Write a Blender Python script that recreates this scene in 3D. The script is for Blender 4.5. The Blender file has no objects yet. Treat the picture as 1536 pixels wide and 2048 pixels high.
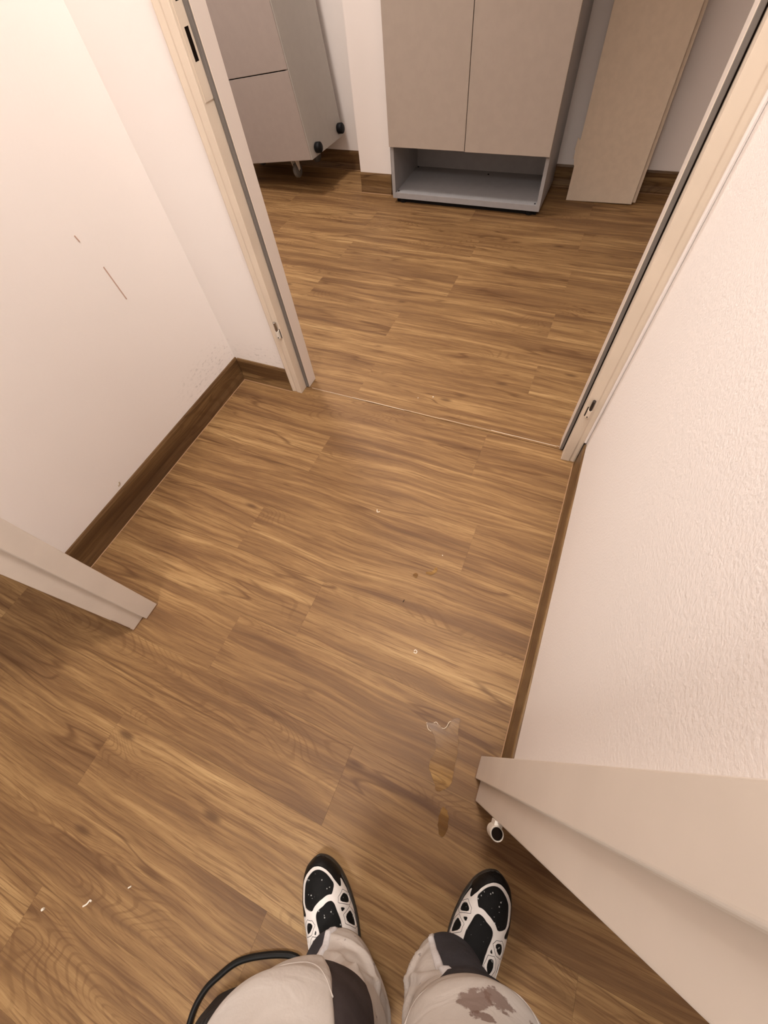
import bpy, bmesh, math, random
from mathutils import Vector, Matrix, noise
from mathutils.geometry import delaunay_2d_cdt

random.seed(4)
sc = bpy.context.scene
COL = sc.collection
R = math.radians

# ------------------------------------------------------------------ camera
cam_d = bpy.data.cameras.new('camera')
cam_d.sensor_fit = 'VERTICAL'
cam_d.sensor_height = 24.0
cam_d.lens = 808.0635 / 2048 * 24.0
cam_d.clip_start = 0.02
cam = bpy.data.objects.new('camera', cam_d)
COL.objects.link(cam)
TILT, ROLL, YAW = 0.540952080, -0.164922266, 0.544629147
cam.matrix_world = (Matrix.Translation((0, 0, 1.06)) @ Matrix.Rotation(YAW, 4, 'Z')
                    @ Matrix.Rotation(TILT, 4, 'X') @ Matrix.Rotation(ROLL, 4, 'Z'))
sc.camera = cam

# ------------------------------------------------------------------ world, lamps, exposure
w = bpy.data.worlds.new('world')
sc.world = w
w.use_nodes = True
w.node_tree.nodes['Background'].inputs[0].default_value = (1, .9, .8, 1)
w.node_tree.nodes['Background'].inputs[1].default_value = 0.05
sc.view_settings.view_transform = 'Standard'
sc.view_settings.look = 'None'
sc.view_settings.gamma = 1
sc.view_settings.use_curve_mapping = False
sc.view_settings.exposure = -0.08


def area(name, loc, size, power, color):
    l = bpy.data.lights.new(name, 'AREA')
    l.shape = 'DISK'
    l.size = size
    l.energy = power
    l.color = color
    o = bpy.data.objects.new(name, l)
    o.location = loc
    COL.objects.link(o)
    return o


WARM = (1.0, .948, .90)
area('vestibule_lamp', (-.22, .52, 2.63), .34, 34, WARM)
area('corridor_lamp', (-.35, -1.10, 2.63), .5, 38, WARM)
area('far_room_lamp', (-1.60, 1.72, 2.63), .4, 40, (1.0, .935, .88))

# ------------------------------------------------------------------ helpers


def tag(o, label=None, cat=None, group=None, kind=None):
    if label: o['label'] = label
    if cat: o['category'] = cat
    if group: o['group'] = group
    if kind: o['kind'] = kind
    return o


def thing(name, label, cat, loc, group=None):
    o = bpy.data.objects.new(name, None)
    o.empty_display_size = .05
    o.location = loc
    COL.objects.link(o)
    return tag(o, label, cat, group)


def origin(o):
    """summed translation of o and its ancestors (nothing here is rotated)"""
    v = Vector((0, 0, 0))
    while o is not None:
        v += o.location
        o = o.parent
    return v


def obj(name, bm, mat, parent=None, smooth=False):
    me = bpy.data.meshes.new(name)
    bmesh.ops.recalc_face_normals(bm, faces=bm.faces)
    bm.to_mesh(me)
    bm.free()
    if mat: me.materials.append(mat)
    if smooth:
        for p in me.polygons: p.use_smooth = True
    o = bpy.data.objects.new(name, me)
    COL.objects.link(o)
    if parent:
        o.parent = parent
        o.location = -origin(parent)      # vertices are given in world metres
    return o


def box(bm, x0, x1, y0, y1, z0, z1, M=None, bev=0):
    vs = [bm.verts.new(Vector(p)) for p in
          ((x0, y0, z0), (x1, y0, z0), (x1, y1, z0), (x0, y1, z0), (x0, y0, z1), (x1, y0, z1), (x1, y1, z1), (x0, y1, z1))]
    fs = [bm.faces.new([vs[i] for i in f]) for f in
          ((0, 3, 2, 1), (4, 5, 6, 7), (0, 1, 5, 4), (1, 2, 6, 5), (2, 3, 7, 6), (3, 0, 4, 7))]
    out = vs
    if bev:
        es = list({e for f in fs for e in f.edges})
        r = bmesh.ops.bevel(bm, geom=es, offset=bev, segments=2, profile=.6, affect='EDGES')
        out = list({v for f in r['faces'] for v in f.verts} | {v for v in vs if v.is_valid})
    if M is not None:
        bmesh.ops.transform(bm, matrix=M, verts=out)
    return bm


def bx(x0, x1, y0, y1, z0, z1, M=None, bev=0):
    return box(bmesh.new(), x0, x1, y0, y1, z0, z1, M, bev)


def prism(pts, z0, z1, bm=None, bev=0, M=None):
    """polygon pts (x, y) run from z0 to z1"""
    bm = bm or bmesh.new()
    n = len(pts)
    a = [bm.verts.new((p[0], p[1], z0)) for p in pts]
    b = [bm.verts.new((p[0], p[1], z1)) for p in pts]
    bm.faces.new(a[::-1]); bm.faces.new(b)
    side = [bm.faces.new((a[i], a[(i + 1) % n], b[(i + 1) % n], b[i])) for i in range(n)]
    vs = a + b
    if bev:
        es = [e for e in bm.edges if e.verts[0] in vs and abs(e.verts[0].co.z - e.verts[1].co.z) > 1e-4]
        r = bmesh.ops.bevel(bm, geom=es, offset=bev, segments=3, profile=.5, affect='EDGES')
    if M is not None:
        bmesh.ops.transform(bm, matrix=M, verts=bm.verts)
    return bm


def cyl(p0, p1, r0, r1=None, n=20, bm=None, bev=0):
    bm = bm or bmesh.new()
    p0, p1 = Vector(p0), Vector(p1)
    r1 = r0 if r1 is None else r1
    d = (p1 - p0).normalized()
    a = d.orthogonal().normalized(); b = d.cross(a)
    rings = [(p0, r0), (p1, r1)]
    if bev:
        L = (p1 - p0).length
        rings = [(p0, r0 - bev), (p0 + d * bev, r0), (p1 - d * bev, r1), (p1, r1 - bev)]
    vr = [[bm.verts.new(c + (a * math.cos(t) + b * math.sin(t)) * r) for t in (2 * math.pi * i / n for i in range(n))]
          for c, r in rings]
    for u, v in zip(vr, vr[1:]):
        for i in range(n): bm.faces.new((u[i], u[(i + 1) % n], v[(i + 1) % n], v[i]))
    bm.faces.new(vr[0][::-1]); bm.faces.new(vr[-1])
    return bm


def tube(pts, r, n=12, bm=None):
    """round tube through smoothed points"""
    P = [Vector(p) for p in pts]
    Q = []
    for i in range(len(P) - 1):
        p0, p1, p2, p3 = P[max(i - 1, 0)], P[i], P[i + 1], P[min(i + 2, len(P) - 1)]
        for k in range(8):
            t = k / 8
            Q.append(.5 * ((2 * p1) + (p2 - p0) * t + (2 * p0 - 5 * p1 + 4 * p2 - p3) * t * t + (3 * p1 - p0 - 3 * p2 + p3) * t ** 3))
    Q.append(P[-1])
    bm = bm or bmesh.new()
    prev = None; rings = []
    nrm = None
    for i, q in enumerate(Q):
        d = (Q[min(i + 1, len(Q) - 1)] - Q[max(i - 1, 0)]).normalized()
        nrm = d.orthogonal().normalized() if nrm is None else (nrm - d * nrm.dot(d)).normalized()
        b = d.cross(nrm)
        rings.append([bm.verts.new(q + (nrm * math.cos(t) + b * math.sin(t)) * r) for t in (2 * math.pi * k / n for k in range(n))])
    for u, v in zip(rings, rings[1:]):
        for i in range(n): bm.faces.new((u[i], u[(i + 1) % n], v[(i + 1) % n], v[i]))
    bm.faces.new(rings[0][::-1]); bm.faces.new(rings[-1])
    return bm


# ------------------------------------------------------------------ materials
class NT:
    def __init__(self, name):
        self.m = bpy.data.materials.new(name)
        self.m.use_nodes = True
        self.t = self.m.node_tree
        self.b = self.t.nodes['Principled BSDF']
        self.L = self.t.links

    def n(self, typ, **kw):
        nd = self.t.nodes.new(typ)
        for k, v in kw.items(): setattr(nd, k, v)
        return nd

    def set(self, sock, v):
        if hasattr(v, 'is_output') or isinstance(v, bpy.types.NodeSocket): self.L.new(v, sock)
        else: sock.default_value = v

    def math(self, op, a, b=0.0, c=None, clamp=False):
        nd = self.n('ShaderNodeMath', operation=op, use_clamp=clamp)
        self.set(nd.inputs[0], a); self.set(nd.inputs[1], b)
        if c is not None: self.set(nd.inputs[2], c)
        return nd.outputs[0]

    def vmath(self, op, a, b):
        nd = self.n('ShaderNodeVectorMath', operation=op)
        self.set(nd.inputs[0], a); self.set(nd.inputs[1], b)
        return nd.outputs['Value'] if op in ('DISTANCE', 'LENGTH', 'DOT_PRODUCT') else nd.outputs[0]

    def noise(self, vec, scale, detail=4, rough=.5, dist=0.0):
        nd = self.n('ShaderNodeTexNoise')
        self.set(nd.inputs['Vector'], vec)
        nd.inputs['Scale'].default_value = scale
        nd.inputs['Detail'].default_value = detail
        nd.inputs['Roughness'].default_value = rough
        nd.inputs['Distortion'].default_value = dist
        return nd.outputs[0]

    def ramp(self, fac, stops, interp='LINEAR'):
        nd = self.n('ShaderNodeValToRGB')
        nd.color_ramp.interpolation = interp
        el = nd.color_ramp.elements
        el[0].position, el[0].color = stops[0][0], (*stops[0][1], 1)
        el[1].position, el[1].color = stops[-1][0], (*stops[-1][1], 1)
        for p, c in stops[1:-1]:
            e = el.new(p); e.color = (*c, 1)
        self.set(nd.inputs[0], fac)
        return nd.outputs[0]

    def mix(self, fac, a, b, mode='MIX'):
        nd = self.n('ShaderNodeMix', data_type='RGBA', blend_type=mode)
        self.set(nd.inputs[0], fac)
        for s, v in ((nd.inputs[6], a), (nd.inputs[7], b)):
            self.set(s, (*v, 1) if isinstance(v, tuple) and len(v) == 3 else v)
        return nd.outputs[2]

    def maprange(self, v, a, b, c=0.0, d=1.0):
        nd = self.n('ShaderNodeMapRange', interpolation_type='SMOOTHSTEP')
        self.set(nd.inputs[0], v)
        for i, x in zip((1, 2, 3, 4), (a, b, c, d)): nd.inputs[i].default_value = x
        return nd.outputs[0]

    def bump(self, h, strength, dist=.002):
        nd = self.n('ShaderNodeBump')
        self.set(nd.inputs['Height'], h)
        nd.inputs['Strength'].default_value = strength
        nd.inputs['Distance'].default_value = dist
        self.L.new(nd.outputs[0], self.b.inputs['Normal'])

    def coords(self):
        return self.n('ShaderNodeTexCoord').outputs['Object']

    def color(self, v): self.set(self.b.inputs['Base Color'], (*v, 1) if isinstance(v, tuple) else v)
    def rough(self, v): self.set(self.b.inputs['Roughness'], v)


def plain(name, col, rough=.5, metal=0.0, grain=0.0, gscale=60, bump=0.0, bscale=400, spec=.3):
    k = NT(name)
    co = k.coords()
    if grain:
        f = k.noise(co, gscale, 5)
        k.color(k.mix(k.maprange(f, .3, .7), tuple(x * (1 - grain) for x in col), tuple(min(1, x * (1 + grain)) for x in col)))
    else:
        k.color(col)
    k.rough(rough)
    k.b.inputs['Metallic'].default_value = metal
    if spec is not None: k.b.inputs['Specular IOR Level'].default_value = spec
    if bump: k.bump(k.noise(co, bscale, 3), bump)
    return k.m


def wood(name, gain=1.0, sat=1.0, along='X', rough=.52, contrast=1.65):
    """printed oak vinyl: long tone bands, contour rings, fine pores, knots; varies from piece to piece"""
    k = NT(name)
    co = k.coords()
    rnd = k.n('ShaderNodeObjectInfo').outputs['Random']
    sep = k.n('ShaderNodeSeparateXYZ'); k.L.new(co, sep.inputs[0])
    X, Y, Z = sep.outputs
    if along == 'Y': X, Y = Y, k.math('ADD', X, Z)
    if along == 'XZ': Y = k.math('ADD', Y, Z)
    cmb = k.n('ShaderNodeCombineXYZ')
    k.set(cmb.inputs[0], k.math('ADD', X, k.math('MULTIPLY', rnd, 37.0)))
    k.set(cmb.inputs[1], Y)
    k.set(cmb.inputs[2], k.math('MULTIPLY', rnd, 91.0))
    base = cmb.outputs[0]

    def st(sx, sy):
        return k.vmath('MULTIPLY', base, (sx, sy, 1.0))
    wob = k.math('MULTIPLY', k.math('SUBTRACT', k.noise(st(1.9, 4.5), 1, 2), .5), .052)
    wob = k.math('ADD', wob, k.math('MULTIPLY', k.math('SUBTRACT', k.noise(st(6, 26), 1, 2), .5), .005))
    cm2 = k.n('ShaderNodeCombineXYZ')
    s2 = k.n('ShaderNodeSeparateXYZ'); k.L.new(base, s2.inputs[0])
    k.set(cm2.inputs[0], s2.outputs[0]); k.set(cm2.inputs[1], k.math('ADD', s2.outputs[1], wob)); k.set(cm2.inputs[2], s2.outputs[2])
    base = cm2.outputs[0]
    band = k.noise(st(1.5, 25), 1, 4, .55)
    band2 = k.noise(st(3.4, 80), 1, 5, .65)
    tone = k.math('ADD', k.math('MULTIPLY', band, .60), k.math('MULTIPLY', band2, .40))
    tone = k.math('ADD', tone, k.math('MULTIPLY', k.math('SUBTRACT', rnd, .5), .07))
    c = k.ramp(k.math('ADD', .5, k.math('MULTIPLY', k.math('SUBTRACT', tone, .5), contrast)),
               [(.10, (.092, .047, .024)), (.36, (.180, .100, .048)), (.52, (.258, .150, .070)), (.66, (.350, .215, .102)), (.86, (.50, .335, .168))])
    # cathedral rings: contour lines of a stretched field
    fld = k.noise(st(2.6, 9), 1, 1, .4, .6)
    ring = k.math('SINE', k.math('MULTIPLY', fld, 190.0))
    rmask = k.maprange(k.noise(st(1.6, 6), 1, 1), .53, .68)
    rl = k.math('MULTIPLY', k.maprange(ring, .35, .95), k.math('MULTIPLY', rmask, .38))
    c = k.mix(rl, c, (.12, .058, .024))
    # fine straight pores
    pore = k.noise(st(18, 560), 1, 3, .6)
    c = k.mix(k.math('MULTIPLY', k.maprange(pore, .53, .68), .50), c, (.13, .062, .026))
    fine = k.noise(st(5.5, 190), 1, 3, .6)
    c = k.mix(k.math('MULTIPLY', k.maprange(fine, .535, .625), .50), c, (.125, .062, .028))
    # few long dark streaks
    sn = k.math('ABSOLUTE', k.math('SUBTRACT', k.noise(st(1.5, 17), 1, 2, .5, .3), .5))
    sm = k.maprange(k.noise(st(2.4, 10), 1, 2), .46, .60)
    c = k.mix(k.math('MULTIPLY', k.math('MULTIPLY', k.maprange(sn, .024, .0), sm), .62), c, (.085, .038, .016))
    # knots
    vo = k.n('ShaderNodeTexVoronoi'); k.L.new(st(2.9, 8.0), vo.inputs['Vector']); vo.inputs['Scale'].default_value = 1
    vo.inputs['Randomness'].default_value = 1
    kn = k.math('MULTIPLY', k.maprange(vo.outputs['Distance'], .10, .02), .72)
    c = k.mix(kn, c, (.07, .032, .015))
    hs = k.n('ShaderNodeHueSaturation')
    hs.inputs['Saturation'].default_value = sat
    hs.inputs['Value'].default_value = gain
    k.L.new(c, hs.inputs['Color'])
    k.color(hs.outputs[0])
    k.rough(k.math('ADD', rough, k.math('MULTIPLY', k.math('SUBTRACT', band2, .5), .2)))
    k.b.inputs['Specular IOR Level'].default_value = .25
    k.bump(pore, .12, .0006)
    return k.m


def wall_paint(name, col, coarse, strength):
    k = NT(name)
    co = k.coords()
    big = k.noise(co, 2.2, 2)
    k.color(k.mix(big, tuple(x * .97 for x in col), tuple(min(1, x * 1.03) for x in col)))
    k.rough(.75)
    k.b.inputs['Specular IOR Level'].default_value = .25
    k.bump(k.noise(co, coarse, 4, .6), strength, .003)
    return k


M_floor = wood('oak_vinyl_plank', .97, 1.06)
M_skirt_y = wood('oak_skirting_along_wall', .62, 1.05, 'Y', .38)
M_skirt_x = wood('oak_skirting_across_wall', .62, 1.05, 'XZ', .38)
M_sub = plain('screed_under_floor', (.10, .055, .028), .9)
M_seal = plain('pale_sealant', (.55, .43, .31), .6)
M_seal2 = plain('brown_sealant', (.34, .20, .11), .6)
WHITE = (.86, .80, .765)
_wl = wall_paint('smooth_white_wall_paint', WHITE, 90, .10)
# grey rub marks just above the skirting by the inner corner
_co = _wl.coords()
_d = _wl.vmath('DISTANCE', _wl.vmath('MULTIPLY', _co, (1, 1, 2.2)), (-1.10, .80, .29))
_d2 = _wl.vmath('DISTANCE', _wl.vmath('MULTIPLY', _co, (1, 1, 1.6)), (-.95, .93, .19))
_sm = _wl.math('MULTIPLY', _wl.math('MAXIMUM', _wl.maprange(_d, .22, .04), _wl.maprange(_d2, .12, .02)), _wl.maprange(_wl.noise(_wl.vmath('MULTIPLY', _co, (1, 1, 2.5)), 55, 5, .75), .53, .70))
_bc = _wl.b.inputs['Base Color'].links[0].from_socket
_wl.color(_wl.mix(_wl.math('MULTIPLY', _sm, .55), _bc, (.30, .27, .25)))
M_wall = _wl.m
M_rough = wall_paint('textured_white_wall_paint', WHITE, 230, .25).m
M_ceil = plain('white_ceiling_paint', (.80, .76, .72), .9)
M_jamb = plain('cream_frame_enamel', (.70, .59, .475), .38, grain=.03, gscale=9, bump=.03, bscale=70)
M_jamb1 = plain('pale_frame_enamel', (.69, .61, .535), .36, grain=.03, gscale=9, bump=.03, bscale=70)
M_gasket = plain('grey_rubber_gasket', (.17, .15, .135), .6)
M_dark = plain('dark_recess', (.012, .008, .006), .9, spec=0.0)
M_steel = plain('dull_steel', (.35, .33, .31), .35, 1.0, grain=.15)
M_dsteel = plain('dark_worn_steel', (.06, .05, .045), .4, .7, grain=.3, gscale=200)
M_plate = plain('off_white_hinge_paint', (.72, .66, .58), .4)
M_door = plain('taupe_laminate', (.43, .36, .305), .42, grain=.02, gscale=30)
M_carc = plain('grey_laminate', (.34, .325, .325), .45, grain=.03, gscale=30)
M_cfront = plain('warm_grey_laminate', (.37, .31, .28), .42, grain=.02, gscale=30)
M_cside = plain('light_grey_laminate', (.46, .425, .385), .45, grain=.02, gscale=30)
M_black = plain('black_plastic', (.006, .006, .007), .5, spec=.18)
M_wheel = plain('dark_grey_wheel_rubber', (.13, .12, .11), .5)
M_zinc = plain('zinc_plated_bracket', (.72, .66, .58), .4, .1)
M_board = plain('cream_board_laminate', (.66, .545, .425), .55, grain=.03, gscale=40, bump=.03, bscale=500)

# ------------------------------------------------------------------ floor: base + individually laid planks
floor = tag(obj('floor', bx(-3.0, 2.0, -2.0, 2.80, -.05, -.003), M_sub), kind='structure')
G = .00012
W = .1625


def plank(x0, x1, y0, y1):
    obj('plank', bx(x0 + G, x1 - G, y0 + G, y1 - G, -.003, 0), M_floor, floor)


LEN = 1.08
near = {-13: -.3, -12: -.9, -11: -.55, -10: -.1, -9: -.75, -8: -.35, -7: -.9, -6: -.647, -5: -.647, -4: -.189, -3: .369, -2: -.152, -1: -.572, 0: -.40, 1: -.697, 2: -.054, 3: -.627, 4: -.122}
THR = .9555
for k_, j in near.items():
    y0 = .113 + W * k_
    y1 = y0 + W
    if k_ == 4: y1 = THR
    if k_ >= 0: lo, hi = -1.112, .175
    else: lo, hi = -2.98, 1.98
    x = j - LEN * 5
    while x < hi:
        a, b = max(x, lo), min(x + LEN, hi)
        if b - a > .01: plank(a, b, max(y0, -1.98), y1)
        x += LEN
far = [(.9575, 1.000, -1.0), (1.0, 1.163, -.627), (1.163, 1.325, -.038), (1.325, 1.487, -.654), (1.487, 1.65, -.039), (1.65, 1.81, -.50),
       (1.81, 1.975, -.033), (1.975, 2.135, -.495), (2.135, 2.30, -.035), (2.30, 2.46, -.60), (2.46, 2.62, -.038), (2.62, 2.79, -.45)]
for y0, y1, j in far:
    x = j - LEN * 4
    while x < 1.6:
        a, b = max(x, -2.45), min(x + LEN, 1.6)
        if b - a > .01: plank(a, b, y0, y1)
        x += LEN

# thin sealed joint between the two floors
bm = bmesh.new()
x = -.805
while x < .108:
    L = random.uniform(.05, .16)
    h = random.uniform(.0005, .0014)
    yy = .9565 + (x + .8) * .012
    box(bm, x, min(x + L, .108), yy - h, yy + h, -.002, .0009)
    x += L
tag(obj('trim_1', bm, M_seal), kind='structure')

# ------------------------------------------------------------------ walls and ceiling
TOP = 2.66


def struct(name, bm, m, parent=None):
    o = obj(name, bm, m, parent)
    if parent is None: tag(o, kind='structure')
    return o


wl = struct('wall_left', bx(-1.25, -1.105, .0, 1.0, 0, TOP), M_wall)
struct('wall_inner', bx(-1.105, -.862, .93, 1.0, 0, TOP), M_wall)
struct('wall_right', bx(.170, .33, -.02, .985, 0, TOP), M_rough)
struct('wall_near_left', bx(-3.0, -.862, -.03, 0, 0, TOP), M_wall)
struct('wall_near_right', bx(.165, 2.0, -.03, -.02, 0, TOP), M_wall)
struct('wall_far_side_left', bx(-3.0, -1.25, .985, 1.0, 0, TOP), M_wall)
struct('wall_far_side_right', bx(.165, 2.0, .985, 1.0, 0, TOP), M_wall)
struct('wall_far', bx(-2.6, 1.7, 2.772, 2.87, 0, TOP), M_wall)
struct('wall_pillar', bx(-1.300, -1.112, 2.505, 2.772, 0, TOP), M_wall)
struct('wall_far_left', bx(-2.6, -2.45, 1.0, 2.772, 0, TOP), M_wall)
struct('wall_far_right', bx(1.6, 1.7, 1.0, 2.772, 0, TOP), M_wall)
struct('wall_corridor_left', bx(-3.1, -3.0, -2.0, -.03, 0, TOP), M_wall)
struct('wall_corridor_right', bx(2.0, 2.1, -2.0, -.03, 0, TOP), M_wall)
struct('wall_corridor_back', bx(-3.1, 2.1, -2.1, -2.0, 0, TOP), M_wall)
struct('wall_above_near_door', bx(-.862, .165, -.03, .03, 2.06, TOP), M_wall)
struct('wall_above_far_door', bx(-.862, .170, .93, 1.0, 2.06, TOP), M_wall)
struct('ceiling', bx(-3.1, 2.1, -2.1, 2.87, TOP, TOP + .05), M_ceil)
# two thin scratches on the left wall
M_scr = plain('scratch_brown', (.55, .38, .31), .8)
for pts in (((.6535, .641), (.6560, .627)), ((.6720, .560), (.6745, .515), (.6770, .473))):
    obj('scratch', tube([(-1.1048, y, z) for y, z in pts], .0017, 6), M_scr, wl)
M_chipw = plain('chipped_plaster', (.45, .36, .26), .9)
obj('chip', tube([(-1.1048, .303, .112), (-1.1048, .300, .106), (-1.1048, .292, .104)], .0022, 6), M_chipw, wl)

# ------------------------------------------------------------------ skirting
PROF = [(0, 0), (.0145, 0), (.0135, .010), (.0095, .026), (.008, .032), (.008, .084), (.005, .092), (0, .092)]


def skirt(name, p, d, nrm, L, mat, prof=PROF):
    """profile (offset from wall, height) swept along d for L"""
    bm = bmesh.new()
    p, d, nrm = Vector(p), Vector(d), Vector(nrm)
    a = [bm.verts.new(p + nrm * q[0] + Vector((0, 0, q[1]))) for q in prof]
    b = [bm.verts.new(p + d * L + nrm * q[0] + Vector((0, 0, q[1]))) for q in prof]
    n = len(prof)
    bm.faces.new(a); bm.faces.new(b[::-1])
    for i in range(n): bm.faces.new((a[i], b[i], b[(i + 1) % n], a[(i + 1) % n]))
    o = struct(name, bm, mat)
    s = bmesh.new()
    q = [p + nrm * (prof[1][0] - .001), p + nrm * (prof[1][0] + .0016)]
    vs = [s.verts.new(v + Vector((0, 0, z))) for v, z in ((q[0], 0), (q[1], 0), (q[0], .0022))]
    ve = [s.verts.new(v + d * L + Vector((0, 0, z))) for v, z in ((q[0], 0), (q[1], 0), (q[0], .0022))]
    s.faces.new(vs); s.faces.new(ve[::-1])
    for i in range(3): s.faces.new((vs[i], ve[i], ve[(i + 1) % 3], vs[(i + 1) % 3]))
    obj('sealant', s, M_seal2, o)
    return o


skirt('baseboard_left', (-1.105, .045, 0), (0, 1, 0), (1, 0, 0), .885, M_skirt_y)
skirt('baseboard_inner', (-1.092, .93, 0), (1, 0, 0), (0, -1, 0), .222, M_skirt_x)
PR = [(0, 0), (.0095, 0), (.0092, .004), (.0065, .012), (.0060, .090), (.004, .0935), (0, .0935)]
skirt('baseboard_right', (.170, .046, 0), (0, 1, 0), (-1, 0, 0), .868, M_skirt_y, PR)
skirt('baseboard_far', (-1.10, 2.772, 0), (1, 0, 0), (0, -1, 0), 2.69, M_skirt_x)
skirt('baseboard_recess', (-2.44, 2.772, 0), (1, 0, 0), (0, -1, 0), 1.138, M_skirt_x)
skirt('baseboard_pillar', (-1.300, 2.505, 0), (1, 0, 0), (0, -1, 0), .188, M_skirt_x)

# ------------------------------------------------------------------ door frame 1 (the one the photographer stands in)


def frame_part(door, name, pts, z0, z1, mat, bev=.0018):
    return obj(name, prism(pts, z0, z1, bev=bev), mat, door, False)


HZ = 2.0
d1 = thing('door_1', 'near door frame', 'door frame', (-.36, 0, 0))
del d1['category'], d1['label']
d1['kind'] = 'structure'
JL1 = [(-.875, .042), (-.817, .042), (-.817, -.003), (-.8305, -.003), (-.8305, -.042), (-.885, -.042), (-.885, -.031), (-.862, -.029), (-.862, .029), (-.875, .031)]
JR1 = [(.1195, .042), (.172, .042), (.172, .031), (.164, .029), (.164, -.029), (.187, -.031), (.187, -.042), (.1310, -.042), (.1310, -.003), (.1195, -.003)]
jl1 = frame_part(d1, 'jamb', JL1, .0015, HZ + .06, M_jamb1, .002)
jr1 = frame_part(d1, 'jamb', JR1, .0015, HZ + .06, M_jamb1, .002)
bm = bx(-.817, .1195, -.003, .042, HZ, HZ + .06)
box(bm, -.8305, .131, -.042, -.003, HZ + .013, HZ + .06)
obj('head', bm, M_jamb1, d1)
# brown sealed joint around the feet of the jambs
M_joint = plain('brown_joint_filler', (.17, .09, .045), .7)
for pts in ([(-.8155, -.004), (-.8155, .0435), (-.835, .0435), (-.84, .02), (-.84, -.0435), (-.829, -.0435), (-.829, -.0045)],
            [(.118, .0435), (.135, .0435), (.14, -.0435), (.1295, -.0435), (.1295, -.0045), (.118, -.0045)]):
    obj('foot_joint', prism(pts, 0, .0022), M_joint, d1)
obj('chipped_edge', tube([(-.8306, -.0421, .018), (-.8309, -.0424, .04), (-.8305, -.0422, .07), (-.8308, -.0421, .095)], .0014, 6), M_joint, d1)
# hinge socket on the corridor side of the right jamb
hp = Vector((.1345, -.0560, .0))
bm = bmesh.new()
N = 24
rings = []
for r, z in ((.0080, .288), (.0082, .299), (.0090, .300), (.0100, .297), (.0100, .262), (.006, .259)):
    rings.append([bm.verts.new((hp.x + r * math.cos(6.2832 * i / N), hp.y + r * math.sin(6.2832 * i / N), z)) for i in range(N)])
for u, v in zip(rings, rings[1:]):
    for i in range(N): bm.faces.new((u[i], u[(i + 1) % N], v[(i + 1) % N], v[i]))
bm.faces.new(rings[-1])
bm.faces.new(rings[0])
box(bm, hp.x - .006, hp.x + .006, -.050, -.0415, .263, .294, bev=.001)
hs = obj('hinge_socket', bm, M_plate, d1)
tag(hs, 'off-white hinge socket with dark open top')
obj('hinge_bore', cyl((hp.x, hp.y, .2885), (hp.x, hp.y, .2965), .0079, n=24), M_dark, hs)

# ------------------------------------------------------------------ door frame 2 (into the far room)
d2 = thing('door_2', 'far', 'x', (-.36, .96, 0))
del d2['category'], d2['label']
d2['kind'] = 'structure'
JL2 = [(-.874, .929), (-.874, .922), (-.868, .9175), (-.853, .9205), (-.8485, .9175), (-.8285, .9175), (-.8285, .957), (-.8165, .957), (-.8165, 1.004), (-.878, 1.004), (-.878, .995), (-.861, .993), (-.861, .937), (-.874, .937)]
JR2 = [(.163, .929), (.163, .9205), (.158, .9185), (.149, .9205), (.146, .9175), (.1215, .9175), (.1215, .957), (.1100, .957), (.1100, 1.004), (.171, 1.004), (.171, .995), (.155, .993), (.155, .937), (.163, .937)]
jl2 = frame_part(d2, 'jamb', JL2, .0015, HZ + .06, M_jamb, .0016)
jr2 = frame_part(d2, 'jamb', JR2, .0015, HZ + .06, M_jamb, .0016)
bm = bx(-.8165, .11, .957, 1.004, HZ, HZ + .06)
box(bm, -.8285, .1215, .9175, .957, HZ + .012, HZ + .06)
obj('head', bm, M_jamb, d2)
# pale stop reveals are lighter than the rest of the frame
M_stop = plain('pinkish_white_enamel', (.74, .65, .585), .4)
obj('stop_face', bx(-.8172, -.8158, .9592, 1.0045, .002, HZ), M_stop, d2)
obj('stop_face', bx(.1092, .1107, .9592, 1.0045, .002, HZ), M_stop, d2)
# rubber gaskets in the stop, with the dark groove they sit in
for x0, x1, gx0, gx1 in ((-.8265, -.8165, -.8285, -.8265), (.1105, .1185, .1185, .1215)):
    g = obj('gasket', bx(x0, x1, .9515, .958, .006, HZ, bev=.0015), M_gasket, d2)
    obj('gasket_groove', bx(gx0, gx1, .9555, .9578, .002, HZ), M_dark, g)
# caulk where the frame meets the right wall
obj('caulk', tube([(.1655, .922, .094), (.166, .9205, .7), (.166, .9205, 2.0)], .0042, 8), M_wall, d2)
# strike plate with its two slots, left jamb
sp = bmesh.new()
Y0, Y1 = .925, .9525
sl = [(.856, .902), (.9325, .985)]
sy = (.9345, .9475)
zz = [.80, .856, .902, .9325, .985, 1.02]
for i in range(5):
    a, b = zz[i], zz[i + 1]
    if (a, b) in sl:
        box(sp, -.8287, -.8272, Y0, sy[0], a, b); box(sp, -.8287, -.8272, sy[1], Y1, a, b)
    else:
        box(sp, -.8287, -.8272, Y0, Y1, a, b)
spo = obj('strike_plate', sp, M_jamb, d2)
for a, b in sl:
    obj('latch_slot', bx(-.8289, -.8283, sy[0] - .0006, sy[1] + .0006, a - .0006, b + .0006), M_dark, spo)
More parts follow.
